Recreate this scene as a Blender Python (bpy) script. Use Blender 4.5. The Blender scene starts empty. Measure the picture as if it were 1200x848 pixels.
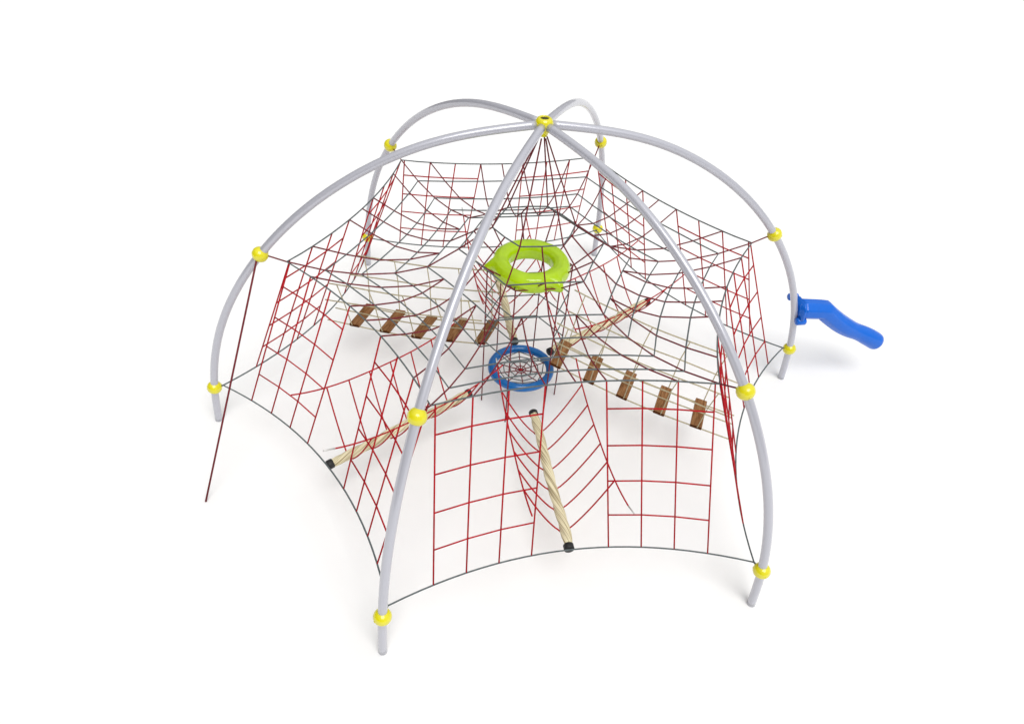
import bpy, bmesh, math, random
from mathutils import Vector, Matrix
random.seed(4)
scene = bpy.context.scene
col = scene.collection

# ------------------------------------------------------------------ camera, world, lights, exposure
cam_d = bpy.data.cameras.new('camera'); cam = bpy.data.objects.new('camera', cam_d); col.objects.link(cam)
cam_d.sensor_fit = 'HORIZONTAL'; cam_d.sensor_width = 36.0; cam_d.lens = 25.451
cam_d.clip_start = 0.05; cam_d.clip_end = 500
CP = Vector((1.32388, 5.40260, 5.40544)); CR = Vector((-0.98405, 0.16663, 0.06229)); CU = Vector((-0.06477, -0.66173, 0.74694)); CF = Vector((-0.16568, -0.73099, -0.66197))
cam.matrix_world = Matrix(((CR.x, CU.x, -CF.x, CP.x), (CR.y, CU.y, -CF.y, CP.y), (CR.z, CU.z, -CF.z, CP.z), (0, 0, 0, 1)))
scene.camera = cam

world = bpy.data.worlds.new('World'); scene.world = world; world.use_nodes = True
wn = world.node_tree; wn.nodes.clear()
w_out = wn.nodes.new('ShaderNodeOutputWorld'); w_bg = wn.nodes.new('ShaderNodeBackground')
w_tc = wn.nodes.new('ShaderNodeTexCoord'); w_rmp = wn.nodes.new('ShaderNodeValToRGB')
w_dot = wn.nodes.new('ShaderNodeVectorMath'); w_dot.operation = 'DOT_PRODUCT'; w_dot.inputs[1].default_value = (-0.36, 0.02, 0.93)
wn.links.new(w_tc.outputs['Generated'], w_dot.inputs[0]); wn.links.new(w_dot.outputs['Value'], w_rmp.inputs[0])
w_rmp.color_ramp.elements[0].position = 0.0; w_rmp.color_ramp.elements[0].color = (0.085, 0.075, 0.072, 1)
w_rmp.color_ramp.elements[1].position = 0.95; w_rmp.color_ramp.elements[1].color = (0.985, 0.995, 1.0, 1)
wn.links.new(w_rmp.outputs[0], w_bg.inputs[0]); w_bg.inputs[1].default_value = 0.93
wn.links.new(w_bg.outputs[0], w_out.inputs[0])

sun_d = bpy.data.lights.new('sun', 'SUN'); sun_d.energy = 1.9; sun_d.angle = math.radians(40); sun_d.color = (1.0, 0.985, 0.96)
sun = bpy.data.objects.new('sun', sun_d); col.objects.link(sun)
sun.rotation_euler = Vector((-0.12, 0.55, 1.0)).to_track_quat('Z', 'Y').to_euler()

scene.view_settings.view_transform = 'Standard'; scene.view_settings.look = 'None'
scene.view_settings.exposure = 0.0; scene.view_settings.gamma = 1.0; scene.view_settings.use_curve_mapping = False
scene.render.engine = 'CYCLES'
scene.render.resolution_x = 1024; scene.render.resolution_y = 723

# ------------------------------------------------------------------ materials
def mat(name, rgb, rough=0.5, metal=0.0, coat=0.0, var=0.0, vscale=20.0, bump=0.0, bscale=200.0, spec=0.5):
    m = bpy.data.materials.new(name); m.use_nodes = True; nt = m.node_tree
    b = nt.nodes['Principled BSDF']
    b.inputs['Base Color'].default_value = (*rgb, 1); b.inputs['Roughness'].default_value = rough
    b.inputs['Metallic'].default_value = metal; b.inputs['Coat Weight'].default_value = coat
    b.inputs['Coat Roughness'].default_value = 0.10; b.inputs['Coat IOR'].default_value = 1.7; b.inputs['Specular IOR Level'].default_value = spec
    tc = nt.nodes.new('ShaderNodeTexCoord')
    if var:
        n = nt.nodes.new('ShaderNodeTexNoise'); n.inputs['Scale'].default_value = vscale; n.inputs['Detail'].default_value = 4
        nt.links.new(tc.outputs['Object'], n.inputs['Vector'])
        r = nt.nodes.new('ShaderNodeValToRGB')
        r.color_ramp.elements[0].color = (*[c * (1 - var) for c in rgb], 1); r.color_ramp.elements[0].position = .3
        r.color_ramp.elements[1].color = (*[min(1, c * (1 + var)) for c in rgb], 1); r.color_ramp.elements[1].position = .7
        nt.links.new(n.outputs['Fac'], r.inputs[0]); nt.links.new(r.outputs[0], b.inputs['Base Color'])
    if bump:
        n2 = nt.nodes.new('ShaderNodeTexNoise'); n2.inputs['Scale'].default_value = bscale
        bp = nt.nodes.new('ShaderNodeBump'); bp.inputs['Strength'].default_value = bump; bp.inputs['Distance'].default_value = 0.002
        nt.links.new(tc.outputs['Object'], n2.inputs['Vector']); nt.links.new(n2.outputs['Fac'], bp.inputs['Height'])
        nt.links.new(bp.outputs[0], b.inputs['Normal'])
    return m

M = {}
M['ground'] = mat('white_ground', (0.935, 0.935, 0.935), 1.0, var=0.014, vscale=1.3, spec=0.0)  # noise in the base colour imitates faint mottled indirect light
M['steel'] = mat('powder_coated_steel', (0.50, 0.505, 0.565), 0.34, metal=0.2, coat=0.9, spec=0.3, bump=0.02, bscale=60)
M['yellow'] = mat('yellow_plastic', (0.78, 0.71, 0.002), 0.4, coat=1.0, spec=0.1, var=0.03)
M['hole_shade'] = mat('painted_hole_shade', (0.05, 0.05, 0.01), 0.7)  # shade inside the hub opening, painted as a dark olive colour
M['red'] = mat('red_rope', (0.45, 0.010, 0.018), 0.6, var=0.25, vscale=40, bump=0.5, bscale=500, spec=0.08)
M['dark_red'] = mat('dark_red_rope', (0.185, 0.028, 0.036), 0.65, var=0.25, vscale=40, bump=0.5, bscale=500, spec=0.08)
M['grey'] = mat('grey_rope', (0.125, 0.145, 0.15), 0.65, var=0.2, vscale=40, bump=0.5, bscale=500, spec=0.08)
M['tan'] = mat('tan_rope', (0.47, 0.41, 0.26), 0.75, var=0.2, vscale=40, bump=0.5, bscale=500)
M['lime'] = mat('lime_plastic', (0.44, 0.68, 0.0), 0.4, coat=0.7, spec=0.1, var=0.05, vscale=9)
M['blue'] = mat('blue_plastic', (0.0, 0.135, 0.66), 0.35, coat=0.4, spec=0.1, var=0.03)
M['deep_blue'] = mat('deep_blue_rope', (0.0, 0.13, 0.43), 0.35, coat=0.6, spec=0.1, var=0.06)
M['cap'] = mat('black_rubber', (0.012, 0.012, 0.013), 0.55, bump=0.3)
M['pale'] = mat('pale_ferrule', (0.62, 0.62, 0.60), 0.35, metal=0.4)

def wood_mat():
    m = bpy.data.materials.new('plank_wood'); m.use_nodes = True; nt = m.node_tree; b = nt.nodes['Principled BSDF']
    tc = nt.nodes.new('ShaderNodeTexCoord'); mp = nt.nodes.new('ShaderNodeMapping')
    mp.inputs['Scale'].default_value = (60, 5, 60)
    oi = nt.nodes.new('ShaderNodeObjectInfo'); mul = nt.nodes.new('ShaderNodeMath'); mul.operation = 'MULTIPLY'; mul.inputs[1].default_value = 40
    nt.links.new(oi.outputs['Random'], mul.inputs[0]); nt.links.new(mul.outputs[0], mp.inputs['Location'])
    n = nt.nodes.new('ShaderNodeTexNoise'); n.inputs['Scale'].default_value = 1.0; n.inputs['Detail'].default_value = 7; n.inputs['Distortion'].default_value = 1.2
    r = nt.nodes.new('ShaderNodeValToRGB')
    e = r.color_ramp.elements
    e[0].position = .3; e[0].color = (0.12, 0.045, 0.012, 1); e[1].position = .68; e[1].color = (0.36, 0.185, 0.08, 1)
    e2 = e.new(.5); e2.color = (0.25, 0.115, 0.045, 1)
    nt.links.new(tc.outputs['Object'], mp.inputs[0]); nt.links.new(mp.outputs[0], n.inputs['Vector'])
    nt.links.new(n.outputs['Fac'], r.inputs[0]); nt.links.new(r.outputs[0], b.inputs['Base Color'])
    b.inputs['Roughness'].default_value = 0.6; b.inputs['Specular IOR Level'].default_value = 0.15
    return m
M['wood'] = wood_mat()
M['end_grain'] = mat('plank_end_grain', (0.085, 0.030, 0.010), 0.8, var=0.3, vscale=60, spec=0.05)

def hemp_mat():
    m = bpy.data.materials.new('hemp_strands'); m.use_nodes = True; nt = m.node_tree; b = nt.nodes['Principled BSDF']
    tc = nt.nodes.new('ShaderNodeTexCoord'); mp = nt.nodes.new('ShaderNodeMapping')
    mp.inputs['Scale'].default_value = (14, 1.2, 1)
    n = nt.nodes.new('ShaderNodeTexNoise'); n.inputs['Scale'].default_value = 2.0; n.inputs['Detail'].default_value = 6
    r = nt.nodes.new('ShaderNodeValToRGB'); e = r.color_ramp.elements
    e[0].position = .36; e[0].color = (0.30, 0.23, 0.11, 1); e[1].position = .56; e[1].color = (0.84, 0.77, 0.53, 1)
    nt.links.new(tc.outputs['UV'], mp.inputs[0]); nt.links.new(mp.outputs[0], n.inputs['Vector'])
    nt.links.new(n.outputs['Fac'], r.inputs[0]); nt.links.new(r.outputs[0], b.inputs['Base Color'])
    b.inputs['Roughness'].default_value = 0.8; b.inputs['Specular IOR Level'].default_value = 0.1
    return m
M['hemp'] = hemp_mat()

# ------------------------------------------------------------------ helpers
def link(name, bm, m, parent=None, smooth=True):
    me = bpy.data.meshes.new(name); bm.normal_update(); bm.to_mesh(me); bm.free()
    if smooth:
        for p in me.polygons: p.use_smooth = True
    me.materials.append(m if not isinstance(m, str) else M[m])
    o = bpy.data.objects.new(name, me); col.objects.link(o)
    if parent: o.parent = parent
    return o
def tag(o, label, cat=None, group=None):
    if label: o['label'] = label
    if cat: o['category'] = cat
    if group: o['group'] = group
    return o
def thing(name, label, cat, group=None, loc=(0, 0, 0), rotz=0.0):
    o = bpy.data.objects.new(name, None); o.empty_display_size = 0.1; col.objects.link(o)
    o.location = loc; o.rotation_euler = (0, 0, rotz)
    return tag(o, label, cat, group)
def copy_tree(o, label, rotz):
    c = o.copy(); col.objects.link(c); c.rotation_euler = (0, 0, rotz); c['label'] = label
    for ch in list(o.children):
        k = ch.copy(); col.objects.link(k); k.parent = c
        for g in list(ch.children):
            q = g.copy(); col.objects.link(q); q.parent = k
    return c
def catmull(pts, n=6):
    P = [Vector(p) for p in pts]
    if len(P) < 3: return P
    P = [2 * P[0] - P[1]] + P + [2 * P[-1] - P[-2]]
    out = []
    for i in range(1, len(P) - 2):
        for k in range(n):
            t = k / n; a, b, c, d = P[i - 1], P[i], P[i + 1], P[i + 2]
            out.append(0.5 * ((2 * b) + (c - a) * t + (2 * a - 5 * b + 4 * c - d) * t * t + (3 * b - a - 3 * c + d) * t ** 3))
    out.append(P[-2]); return out
def sweep(bm, pts, rad, n=8, closed=False, cap=True, shape=None, uv=None):
    """tube along pts; rad a number or list; shape(k_fraction, angle) -> radius factor"""
    P = [Vector(p) for p in pts]; N = len(P)
    T = []
    for i in range(N):
        if closed: t = P[(i + 1) % N] - P[i - 1]
        elif i == 0: t = P[1] - P[0]
        elif i == N - 1: t = P[-1] - P[-2]
        else: t = (P[i + 1] - P[i]).normalized() + (P[i] - P[i - 1]).normalized()
        T.append(t.normalized())
    up = Vector((0, 0, 1)) if abs(T[0].z) < .9 else Vector((1, 0, 0))
    u = T[0].cross(up).normalized(); rings = []
    for i in range(N):
        u = (u - T[i] * u.dot(T[i])).normalized(); v = T[i].cross(u)
        R = rad[i] if isinstance(rad, (list, tuple)) else rad
        ring = []
        for k in range(n):
            a = 2 * math.pi * k / n; f = shape(i, a) if shape else 1.0
            ring.append(bm.verts.new(P[i] + (u * math.cos(a) + v * math.sin(a)) * R * f))
        rings.append(ring)
    layer = bm.loops.layers.uv.verify() if uv else None
    for i in range(N if closed else N - 1):
        a, b = rings[i], rings[(i + 1) % N]
        for k in range(n):
            fc = bm.faces.new((a[k], a[(k + 1) % n], b[(k + 1) % n], b[k]))
            if uv:
                cs = [(k / n, i), ((k + 1) / n, i), ((k + 1) / n, i + 1), (k / n, i + 1)]
                for lp, c in zip(fc.loops, cs): lp[layer].uv = uv(c[0], c[1])
    if cap and not closed:
        bm.faces.new(rings[0][::-1]); bm.faces.new(rings[-1])
    return rings
RR = 0.0066
def rope(name, pts, m, parent, rad=RR, closed=False, n=6, smooth=0):
    bm = bmesh.new(); P = catmull(pts, smooth) if smooth else pts
    sweep(bm, P, rad, n, closed); return link(name, bm, m, parent)
def lathe(bm, prof, n=32, mtx=None):
    rings = []
    for r, z in prof:
        rings.append([bm.verts.new(Vector((r * math.cos(2 * math.pi * k / n), r * math.sin(2 * math.pi * k / n), z))) for k in range(n)])
    for a, b in zip(rings, rings[1:]):
        for k in range(n): bm.faces.new((a[k], a[(k + 1) % n], b[(k + 1) % n], b[k]))
    bm.faces.new(rings[0][::-1]); bm.faces.new(rings[-1])
    if mtx: bmesh.ops.transform(bm, matrix=mtx, verts=bm.verts)
def pol(r, s, z, az):
    a = math.radians(az); return Vector((r * math.cos(a) - s * math.sin(a), r * math.sin(a) + s * math.cos(a), z))
def rad_(d): return math.radians(d)

# ------------------------------------------------------------------ ground
bm = bmesh.new(); bmesh.ops.create_grid(bm, x_segments=8, y_segments=8, size=150)
g = link('ground', bm, 'ground'); g['kind'] = 'structure'

# ------------------------------------------------------------------ dome frame
PROFILE_KNOTS = ((0.0000, 3.0270), (0.8727, 2.8890), (1.6775, 2.5118), (2.3417, 1.9171), (2.7760, 1.2259), (3.0000, 0.4403), (3.0459, 0.0000))
def profile(n=80):
    k = [Vector((a, b, 0)) for a, b in PROFILE_KNOTS]
    t = [0.0]
    for a, b in zip(k, k[1:]): t.append(t[-1] + (b - a).length)
    m = len(t); h = [t[i + 1] - t[i] for i in range(m - 1)]
    # natural cubic spline, Thomas solve
    A = [0] * m; B = [1] * m; Cc = [0] * m; D = [Vector((0, 0, 0)) for _ in range(m)]
    for i in range(1, m - 1):
        A[i] = h[i - 1]; B[i] = 2 * (h[i - 1] + h[i]); Cc[i] = h[i]
        D[i] = 6 * ((k[i + 1] - k[i]) / h[i] - (k[i] - k[i - 1]) / h[i - 1])
    for i in range(1, m):
        w = A[i] / B[i - 1]; B[i] -= w * Cc[i - 1]; D[i] = D[i] - w * D[i - 1]
    S = [None] * m; S[-1] = D[-1] / B[-1]
    for i in range(m - 2, -1, -1): S[i] = (D[i] - Cc[i] * S[i + 1]) / B[i]
    out = []
    for j in range(n + 1):
        x = t[-1] * j / n; i = 0
        while i < m - 2 and x > t[i + 1]: i += 1
        a = (t[i + 1] - x) / h[i]; c = (x - t[i]) / h[i]
        out.append(a * k[i] + c * k[i + 1] + ((a ** 3 - a) * S[i] + (c ** 3 - c) * S[i + 1]) * h[i] ** 2 / 6)
    return [(p.x, p.y) for p in out]
PROF = profile()
APEX = PROFILE_KNOTS[0][1]; UP = PROFILE_KNOTS[3]; LO = PROFILE_KNOTS[5]
frame = thing('dome_frame', 'six curved silver grey pipes with yellow balls meeting at a top hub', 'climbing frame')
BR = 0.070
for k in range(6):
    az = 60 * k
    pts = [pol(r, 0, z, az) for r, z in PROF if r > 0.03]
    bm = bmesh.new(); sweep(bm, pts, 0.0355, 20)
    link('arch_pipe', bm, 'steel', frame)
    for (r, z) in (UP, LO):
        i = min(range(len(PROF)), key=lambda j: (PROF[j][0] - r) ** 2 + (PROF[j][1] - z) ** 2)
        d = (pol(PROF[i + 1][0], 0, PROF[i + 1][1], az) - pol(PROF[i - 1][0], 0, PROF[i - 1][1], az)).normalized()
        prof = []
        for j in range(25):
            a = math.pi * (0.03 + 0.94 * j / 24) ; rr = BR * math.sin(a)
            zz = -BR * math.cos(a)
            rr = max(rr, 0.030)
            if j == 12: rr -= 0.0022
            prof.append((rr, zz * 0.93))
        bm = bmesh.new()
        lathe(bm, prof, 36, Matrix.Translation(pol(r, 0, z, az)) @ d.to_track_quat('Z', 'Y').to_matrix().to_4x4())
        ball = link('ball_joint', bm, 'yellow', frame)
        # two recessed bolts holding the half shells together
        side = d.cross(pol(1, 0, 0, az)).normalized()
        for sg in (1, -1):
            bm = bmesh.new()
            nrm = (side * 0.55 + pol(1, 0, 0, az) * sg).normalized(); c = pol(r, 0, z, az) + nrm * (BR - 0.002)
            sweep(bm, [c, c + nrm * 0.004], 0.007, 8)
            link('bolt', bm, 'yellow', ball)
bm = bmesh.new()
prof = [(0.030, -0.095), (0.036, -0.092), (0.045, -0.06), (0.062, -0.035), (0.072, -0.012), (0.074, 0.010), (0.068, 0.034), (0.056, 0.050), (0.043, 0.056), (0.036, 0.054), (0.033, 0.046), (0.032, 0.018)]
lathe(bm, prof, 40, Matrix.Translation((0, 0, APEX)))
hub = link('top_hub', bm, 'yellow', frame)
bm = bmesh.new(); lathe(bm, [(0.0335, 0.043), (0.0336, 0.046)], 24, Matrix.Translation((0, 0, APEX))); link('hub_shade_disc', bm, 'hole_shade', hub)  # flat dark disc just below the rim stands in for shade in the opening

# ------------------------------------------------------------------ upper web net
CORN = [(2.137, 1.834), (1.825, 1.728), (1.523, 1.669), (1.235, 1.667), (0.942, 1.720), (0.665, 1.894), (0.374, 2.103)]
MID = [(1.720, 1.830), (1.500, 1.745), (1.255, 1.672), (1.027, 1.669), (0.803, 1.725), (0.570, 1.895), (0.335, 2.103)]
RIM_S = (0.23, 0.50, 0.765, 1.03)
RIM_R = (1.735, 1.757, 1.795, 1.860)
def rim(s, az):
    a = abs(s); xs = (0,) + RIM_S + (1.0685,); ys = (1.722,) + RIM_R + (1.851,)
    ys = [1.722 + 0.113 * x * x for x in xs]
    return pol(1.722 + 0.113 * a * a, s, 1.830, az)
web = thing('canopy_net', 'large spider web rope net of dark red and grey ropes hung under the dome top', 'rope net')
def ring_nodes(i, az):
    """nodes of ring i along side az, from -s corner to just before +s corner"""
    rc, zc = CORN[i]; rm, zm = MID[i]; c = pol(rc * math.cos(math.pi / 6), -rc / 2, zc, az)
    if i == 0:
        return [c] + [rim(s, az) for s in (-0.9, -0.765, -0.63, -0.5, -0.36, -0.23, -0.1, 0, 0.1, 0.23, 0.36, 0.5, 0.63, 0.765, 0.9)]
    if i <= 4:
        so = 0.765 - 0.134 * i
        half = rc / 2; apo = rc * math.cos(math.pi / 6)
        f = min(1, (so / half)) ** 2
        ro = rm + (apo - rm) * f; zo = zm + (zc - zm) * f
        ns = [c]
        if i < 4: ns.append(pol(ro, -so, zo, az))
        f2 = (0.23 / half) ** 2; ri = rm + (apo - rm) * f2; zi = zm + (zc - zm) * f2
        ns += [pol(ri, -0.23, zi, az), pol(rm, 0, zm, az), pol(ri, 0.23, zi, az)]
        if i < 4: ns.append(pol(ro, so, zo, az))
        return ns
    return [c, pol(rm, 0, zm, az)]
for i in range(7):
    pts = []
    for k in range(6): pts += ring_nodes(i, 30 + 60 * k)
    rope('ring_rope', pts, 'grey', web, closed=True)
TOPZ = APEX - 0.105
CT = (0.40, 1.665)          # top of the central tube net
for k in range(6):
    az = 60 * k; c = [pol(r, 0, z, az) for r, z in CORN]
    rope('radial_rope', [pol(UP[0] - 0.05, 0, UP[1] - 0.012, az)] + c + [pol(0.035, 0, TOPZ, az)], 'dark_red', web)
    rope('tie_rope', [c[5], pol(CT[0], 0, CT[1], az)], 'dark_red', web)
    az += 30; nodes = [ring_nodes(i, az) for i in range(5)]
    rope('radial_rope', [pol(r, 0, z, az) for r, z in MID], 'dark_red', web)
    rope('tie_rope', [pol(*MID[5][:1], 0, MID[5][1], az), pol(0.30, 0, CT[1], az)], 'dark_red', web)
    for sg in (1, -1):
        inner = [rim(sg * 0.23, az)]; outer = [rim(sg * 0.765, az)]
        for i in range(1, 5):
            ns = nodes[i]
            if i < 4: inner.append(ns[4] if sg > 0 else ns[2]); outer.append(ns[5] if sg > 0 else ns[1])
            else: inner.append(ns[3] if sg > 0 else ns[1]); outer.append(ns[3] if sg > 0 else ns[1])
        rope('radial_rope', inner, 'dark_red', web)
        rope('radial_rope', outer, 'dark_red', web)

# ------------------------------------------------------------------ lower edge ropes
LZ = 0.458
def low(s, az):
    return pol(2.225 + 0.142 * s * s, s, LZ, az)
SIDES = {30: 'front left', 90: 'front', 150: 'right', 210: 'back right', 270: 'back', 330: 'left'}
LEGS = {30: 'leftmost leg and the front left leg', 90: 'two front legs', 150: 'front right leg and the slide leg',
        210: 'slide leg and the back right leg', 270: 'two back legs', 330: 'back left leg and the leftmost leg'}
for az in SIDES:
    rb = 2.523; sb = 1.457
    pts = [pol(2.598 - 0.03, -1.5 + 0.02, LZ - 0.012, az)] + [low(s, az) for s in [x / 12 * 1.457 for x in range(-12, 13)]] + [pol(2.598 - 0.03, 1.5 - 0.02, LZ - 0.012, az)]
    o = rope('edge_rope', pts, 'grey', None, rad=0.0072)
    tag(o, 'grey rope between the lower yellow balls of the %s' % LEGS[az], 'rope', 'grey lower edge ropes between the legs')

# ------------------------------------------------------------------ side nets, two per side
def side_net(sg):
    t = thing('side_net', 'x', 'climbing net', 'red square mesh side nets')
    tops = [rim(sg * s, 0) for s in (0.23, 0.50, 0.765, 1.035)]
    bots = [low(sg * s, 0) for s in (0.318, 0.585, 0.849, 1.110)]
    for a, b in zip(tops, bots): rope('vertical_rope', [a, b], 'red', t)
    for j in range(1, 5):
        f = 0.155 + 0.212 * (j - 1)
        rope('cross_rope', [a.lerp(b, f) for a, b in zip(tops, bots)], 'red', t)
    return t
NET_LABEL = {
 (30, -1): 'red mesh net of the front left side, half beside the leftmost leg',
 (30, 1): 'red mesh net of the front left side, half beside the front left leg',
 (90, -1): 'red mesh net facing the viewer, left half beside the front left leg',
 (90, 1): 'red mesh net facing the viewer, right half beside the front right leg',
 (150, -1): 'red mesh net of the right side, half seen edge on beside the front right leg',
 (150, 1): 'red mesh net of the right side, half beside the leg with the blue slide',
 (210, -1): 'red mesh net of the back right side, half beside the leg with the blue slide',
 (210, 1): 'red mesh net of the back right side, half beside the back right leg',
 (270, -1): 'red mesh net at the very back, half beside the back right leg',
 (270, 1): 'red mesh net at the very back, half beside the back left leg',
 (330, -1): 'red mesh net of the left side, half seen edge on beside the back left leg',
 (330, 1): 'red mesh net of the left side, half beside the leftmost leg'}
for sg in (-1, 1):
    proto = side_net(sg)
    for i, az in enumerate(SIDES):
        if i == 0:
            proto.rotation_euler = (0, 0, rad_(az)); proto['label'] = NET_LABEL[(az, sg)]
        else: copy_tree(proto, NET_LABEL[(az, sg)], rad_(az))

# ------------------------------------------------------------------ central tube net
tube = thing('tube_net', 'hexagonal tube of hanging dark red ropes with grey hoops in the middle of the dome', 'rope net')
for k in range(6): rope('vertical_rope', [pol(CT[0], 0, CT[1], 60 * k), pol(CT[0] - 0.005, 0, 0.0, 60 * k)], 'dark_red', tube)
for z in (1.36, 1.09, 0.82): rope('hoop_rope', [pol(0.40, 0, z, 60 * k) for k in range(6)], 'grey', tube, closed=True)
rope('hoop_rope', [pol(CT[0] * (1 if k % 2 == 0 else .87), 0, CT[1], 30 * k) for k in range(12)], 'dark_red', tube, closed=True)

# ------------------------------------------------------------------ lime green ring
green = thing('lime_ring', 'fat lime green plastic ring with pointed lugs below the dome top', 'play ring', loc=(0, 0, 1.685))
bm = bmesh.new(); NU, NV = 180, 40; grid = []
for i in range(NU):
    a = 2 * math.pi * i / NU; ring = []
    lug = sum(math.exp(-((math.degrees(math.atan2(math.sin(a - rad_(c)), math.cos(a - rad_(c))))) / 6.5) ** 2) for c in (-4, 121, 244))
    dip = sum(math.exp(-((math.degrees(math.atan2(math.sin(a - rad_(c)), math.cos(a - rad_(c))))) / 7.0) ** 2) for c in (106, 229, 341))
    for j in range(NV):
        b = 2 * math.pi * j / NV; cb, sb = math.cos(b), math.sin(b)
        # soft-cornered section: flat inner wall, rounded outer wall, moulded grooves on the upper face
        ex = 0.72 if cb < 0 else 0.92
        cx = math.copysign(abs(cb) ** ex, cb); cz = math.copysign(abs(sb) ** ex, sb)
        groove = 0.0035 * math.sin(cx * 13 + 1.5 * math.sin(2 * a)) * max(0, sb) + 0.002 * math.sin(9 * a) * max(0, sb)
        rr = 0.281 + (0.083 + groove * 0.4) * cx + 0.070 * lug * max(0, cx) ** 3 - 0.014 * dip * max(0, cx) ** 2
        zz = (0.088 + groove) * cz - 0.022 * lug * max(0, cx) ** 2
        ring.append(bm.verts.new((rr * math.cos(a), rr * math.sin(a), zz)))
    grid.append(ring)
for i in range(NU):
    for j in range(NV):
        bm.faces.new((grid[i][j], grid[(i + 1) % NU][j], grid[(i + 1) % NU][(j + 1) % NV], grid[i][(j + 1) % NV]))
link('ring_body', bm, 'lime', green)
for c in (-3, 57, 120, 180, 243, 300):
    bm = bmesh.new(); a = rad_(c); dv = Vector((math.cos(a), math.sin(a), 0)); p = dv * (0.40 if c in (-3, 120, 243) else 0.358) + Vector((0, 0, -0.02))
    sweep(bm, [p - dv * 0.03, p + dv * 0.028], 0.0075, 10); link('fitting', bm, 'cap', green)

# ------------------------------------------------------------------ blue basket ring
blue = thing('nest_ring', 'round blue ring with spider web rope floor low in the centre of the dome', 'nest swing', loc=(0, 0, 0.425))
bm = bmesh.new()
P = [Vector((0.300 * math.cos(2 * math.pi * i / 90), 0.300 * math.sin(2 * math.pi * i / 90), 0)) for i in range(90)]
sweep(bm, P, 0.042, 20, closed=True, shape=lambda i, a: 1 + 0.018 * math.cos(3 * a + i * 2 * math.pi * 12 / 90))
link('rim', bm, 'deep_blue', blue)
NS = 10
for k in range(NS):
    a = 2 * math.pi * (k + 0.35) / NS; dv = Vector((math.cos(a), math.sin(a), 0))
    rope('spoke_rope', [dv * 0.265, dv * 0.14 + Vector((0, 0, -0.02)), dv * 0.0 + Vector((0, 0, -0.03))], 'dark_red', blue, rad=0.0056)
for q, (r, m) in enumerate(((0.055, 'dark_red'), (0.115, 'grey'), (0.185, 'grey'))):
    rope('web_rope', [Vector((r * math.cos(2 * math.pi * (k + 0.35) / NS), r * math.sin(2 * math.pi * (k + 0.35) / NS), -0.03 + 0.1 * r)) for k in range(NS)], m, blue, closed=True, rad=0.0056)
rope('web_rope', [Vector(((0.255 if k % 2 else 0.225) * math.cos(2 * math.pi * (k + 0.35) / NS), (0.255 if k % 2 else 0.225) * math.sin(2 * math.pi * (k + 0.35) / NS), -0.004)) for k in range(NS)], 'grey', blue, closed=True, rad=0.0056)
bm = bmesh.new(); sweep(bm, [(0, 0, -0.036), (0, 0, -0.022)], 0.013, 12); link('centre_knot', bm, 'red', blue)

# ------------------------------------------------------------------ V nets with thick rope rolls lying in them
CR_R = (0.857, 1.087, 1.313, 1.534, 1.745, 1.960)
def rail_z(r):
    u = (r - 1.42) / 0.86; return 0.915 + 0.13 * abs(u) ** 2.6
def v_net():
    t = thing('hammock_net', 'x', 'hammock net', 'V shaped red hammock nets holding thick rope rolls')
    for sg in (1, -1):
        rr = [0.585 + (2.285 - 0.585) * i / 24 for i in range(25)]
        o = rope('rail_rope', [Vector((r, sg * 0.37, rail_z(r))) for r in rr], 'red', t)
        rope('end_sleeve', [Vector((2.285, sg * 0.37, rail_z(2.285))), Vector((2.385, sg * 0.375, rail_z(2.385)))] if sg > 0 else [Vector((0.535, sg * 0.37, rail_z(0.535))), Vector((0.583, sg * 0.37, rail_z(0.583)))], 'pale', o, rad=0.0068)
    for r in CR_R:
        zr = rail_z(r); pts = []
        for i in range(-16, 17):
            s = 0.37 * i / 16; a = abs(s) / 0.37
            z0 = 0.388
            z = z0 + (zr - z0) * (0.80 * a ** 1.22 + 0.20 * a * a) if a > 0 else z0
            if abs(s) < 0.05: z = z0 + 0.030 * (abs(s) / 0.05) ** 2 * 1.6
            pts.append(Vector((r + 0.05 * (1 - a), s, z)))
        rope('cross_rope', pts, 'red', t)
    return t
def log():
    t = thing('rope_roll', 'x', 'rope roll', 'thick twisted rope rolls in the hammock nets')
    n = 150; pts = [Vector((0.675 + (2.20 - 0.675) * i / n, 0.006 * math.sin(i / 17.0), 0.443 + 0.004 * math.cos(i / 11.0))) for i in range(n + 1)]
    L = 1.525; bm = bmesh.new()
    R = [0.041 * (1 - 0.20 * math.exp(-(i / 6.0) ** 2) - 0.2 * math.exp(-((n - i) / 6.0) ** 2) + 0.03 * math.sin(i / 9.0)) for i in range(n + 1)]
    def shp(i, a):
        q = (a + i * 2 * math.pi * 1.9 / n) * 4 / 2
        return 0.80 + 0.27 * abs(math.cos(q)) ** 0.8
    sweep(bm, pts, R, 40, shape=shp, uv=lambda u, v: (u + v * 1.9 / n, v / n))
    link('twisted_core', bm, 'hemp', t)
    for x0, x1 in ((0.655, 0.700), (2.165, 2.215)):
        bm = bmesh.new(); sweep(bm, [(x0, 0.0, .443), (x0 + 0.005, 0, .443), (x1 - 0.004, 0, .443), (x1, 0, .443)], [0.038, 0.0435, 0.0435, 0.041], 24)
        link('end_cap', bm, 'cap', t)
    return t
VN = {30: 'V shaped red rope hammock on the front left side, between the two leftmost front legs',
      90: 'V shaped red rope hammock at the front opening, facing the viewer',
      210: 'V shaped red rope hammock on the back right side, under the slanting rope roll',
      270: 'V shaped red rope hammock at the back, seen partly behind the lime green ring'}
LG = {30: 'thick pale rope roll behind the front left leg, black cap pointing to the lower left',
      90: 'thick pale rope roll in the front opening, sloping toward the viewer',
      210: 'thick pale rope roll running up right from the blue ring to the back right',
      270: 'thick pale rope roll hanging below the lime green ring, behind the tube net'}
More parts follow.
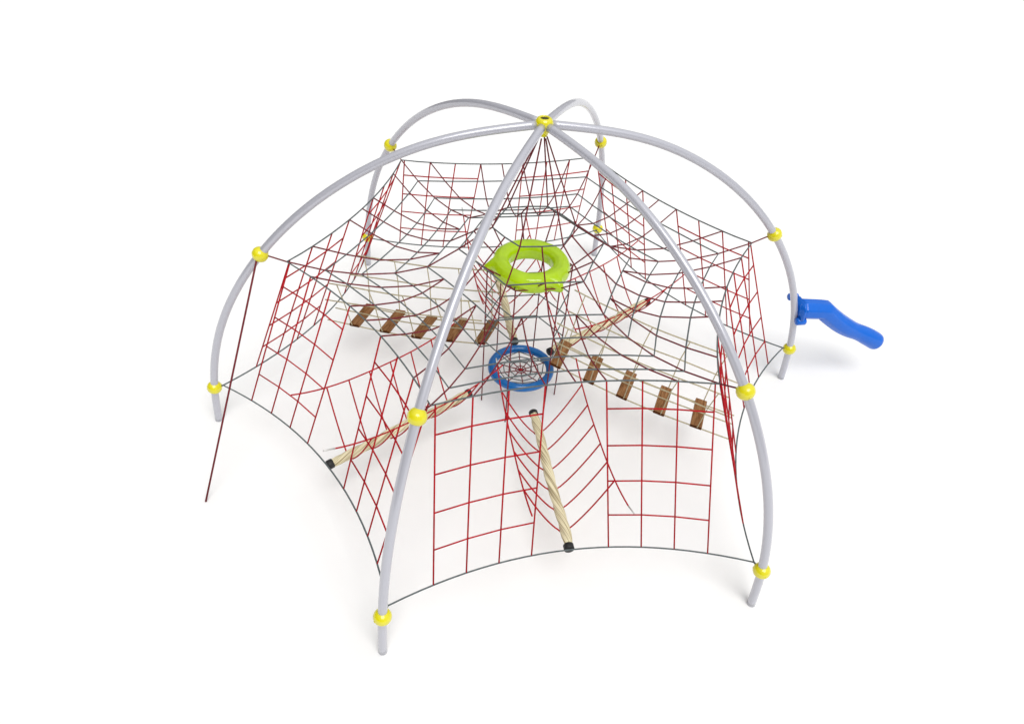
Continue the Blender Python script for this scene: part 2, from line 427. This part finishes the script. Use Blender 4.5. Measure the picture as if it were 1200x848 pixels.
vn0, lg0 = v_net(), log()
for i, az in enumerate(VN):
    a = rad_(az)
    v, l = (vn0, lg0) if i == 0 else (copy_tree(vn0, VN[az], a), copy_tree(lg0, LG[az], a))
    v['label'] = VN[az]; l['label'] = LG[az]
    v.rotation_euler = (0, 0, a); l.rotation_euler = (0, 0, a)
    if az in (210, 270):
        v.location = (-0.275 * math.cos(a), -0.275 * math.sin(a), 0); l.location = v.location

# ------------------------------------------------------------------ plank bridges
PLK = ((0.398, 0.76), (0.74, 0.677), (1.09, 0.600), (1.465, 0.543), (1.825, 0.508))
def bridge():
    t = thing('plank_bridge', 'x', 'rope bridge', 'hanging plank bridges')
    top = ((0.38, 1.345), (0.62, 1.28), (0.86, 1.225), (1.19, 1.155), (1.48, 1.115), (1.80, 1.08), (2.02, 1.05))
    mid = ((0.36, 1.10), (0.72, 1.02), (1.17, 0.93), (1.54, 0.885), (1.89, 0.83), (2.10, 0.80))
    bot = ((0.33, 0.785),) + PLK + ((2.16, 0.478),)
    for sg in (1, -1):
        rope('hand_rope', [Vector((r, sg * 0.28, z)) for r, z in top], 'tan', t, smooth=4)
        rope('middle_rope', [Vector((r, sg * 0.25, z)) for r, z in mid], 'tan', t, smooth=4)
        rope('carrying_rope', [Vector((r, sg * 0.17, z - 0.02)) for r, z in bot], 'tan', t, smooth=4)
    rope('carrying_rope', [Vector((r, 0, z + 0.021)) for r, z in bot], 'tan', t, smooth=4)
    def zi(tab, r):
        for (a, za), (b, zb) in zip(tab, tab[1:]):
            if a <= r <= b: return za + (zb - za) * (r - a) / (b - a)
        return tab[-1][1] if r > tab[-1][0] else tab[0][1]
    for i, (r, z) in enumerate(PLK):
        for sg in (1, -1):
            r1, r2 = r + 0.05, min(r + 0.095, 2.0)
            rope('hanger_rope', [Vector((r + 0.01, sg * 0.165, z - 0.018)), Vector((r + 0.02, sg * 0.20, z + 0.012)), Vector((r1, sg * 0.25, zi(mid, r1))), Vector((r2, sg * 0.28, zi(top, r2)))], 'tan', t, rad=0.0055)
        slope = (PLK[min(i + 1, 4)][1] - PLK[max(i - 1, 0)][1]) / (PLK[min(i + 1, 4)][0] - PLK[max(i - 1, 0)][0])
        tilt = -math.atan(slope)
        bm = bmesh.new(); bmesh.ops.create_cube(bm, size=1)
        bmesh.ops.scale(bm, vec=(0.112, 0.388, 0.034), verts=bm.verts)
        bmesh.ops.bevel(bm, geom=bm.edges[:], offset=0.004, segments=2, profile=0.6, affect='EDGES')
        p = link('plank', bm, 'wood', t, smooth=False); p.data.materials.append(M['end_grain'])
        for f in p.data.polygons:
            if abs(f.normal.y) > 0.9: f.material_index = 1
        p.location = (r, 0.004 * (i % 3 - 1), z); p.rotation_euler = (0, tilt, 0.03 * math.sin(i * 2.1))
    return t
b0 = bridge()
BL = {330: 'rope bridge of five brown planks on the left, behind the front left leg',
      150: 'rope bridge of five brown planks from the blue ring toward the front right leg'}
for az in BL:
    if az == 330: b0['label'] = BL[az]; b0.rotation_euler = (0, 0, rad_(az))
    else: copy_tree(b0, BL[az], rad_(az))

# ------------------------------------------------------------------ lone rope from the leftmost leg
o = rope('climbing_rope', [pol(UP[0] + 0.03, 0.045, UP[1] - 0.03, 0), Vector((2.70, 0.54, 0.95)), Vector((3.03, 1.03, 0.008))], 'dark_red', None, rad=0.0085, n=8)
tag(o, 'single dark red rope running from the leftmost upper yellow ball down to the ground', 'rope')

# ------------------------------------------------------------------ blue slide on the right leg
slide = thing('blue_slide', 'short bright blue plastic chute clamped to the right leg, bending down outward', 'slide', loc=(-2.95, 0, 0))
def SL(r, z, y=0): return Vector((-(r - 2.95), y, z))
straight = [SL(2.925 + 0.285 * k / 6, 0.995 - 0.03 * k / 6) for k in range(6)]
fine = straight + catmull([SL(3.215, 0.963), SL(3.33, 0.872), SL(3.48, 0.765), SL(3.64, 0.672), SL(3.80, 0.60), SL(3.94, 0.525), SL(4.06, 0.452)], 6)
NF = len(fine); rads = []
for i in range(NF):
    f = i / (NF - 1); R = 0.106 - 0.010 * math.exp(-((f - 0.66) / 0.12) ** 2)
    if f > 0.93: R -= 0.022 * ((f - 0.93) / 0.07) ** 4
    rads.append(R)
def oct2(i, a):
    q = (a + math.pi / 8) % (math.pi / 4) - math.pi / 8; w = max(0.0, 1 - i / (NF * 0.65))
    return 0.955 * ((1 / math.cos(q)) * w + (1 - w))
bm = bmesh.new(); sweep(bm, fine, rads, 48, shape=oct2)
link('chute', bm, 'blue', slide)
bm = bmesh.new()
pl = [(-0.09, 0.10), (0.06, 0.10), (0.10, 0.05), (0.115, -0.07), (0.05, -0.145), (-0.05, -0.12), (-0.16, -0.02), (-0.20, 0.04)]
a_ = [bm.verts.new(SL(2.915, 0.99 + z, y)) for y, z in pl]; b_ = [bm.verts.new(SL(2.955, 0.99 + z, y)) for y, z in pl]
bm.faces.new(a_[::-1]); bm.faces.new(b_)
for i in range(8): bm.faces.new((a_[i], a_[(i + 1) % 8], b_[(i + 1) % 8], b_[i]))
bmesh.ops.recalc_face_normals(bm, faces=bm.faces)
bmesh.ops.bevel(bm, geom=bm.edges[:], offset=0.008, segments=3, affect='EDGES')
link('clamp_plate', bm, 'blue', slide)
for y, z in ((0.075, 0.885), (-0.19, 1.01)):
    bm = bmesh.new(); sweep(bm, [SL(2.885, z, y), SL(2.895, z, y), SL(2.985, z, y), SL(2.997, z, y)], [0.028, 0.040, 0.040, 0.026], 8)
    link('knob', bm, 'blue', slide)
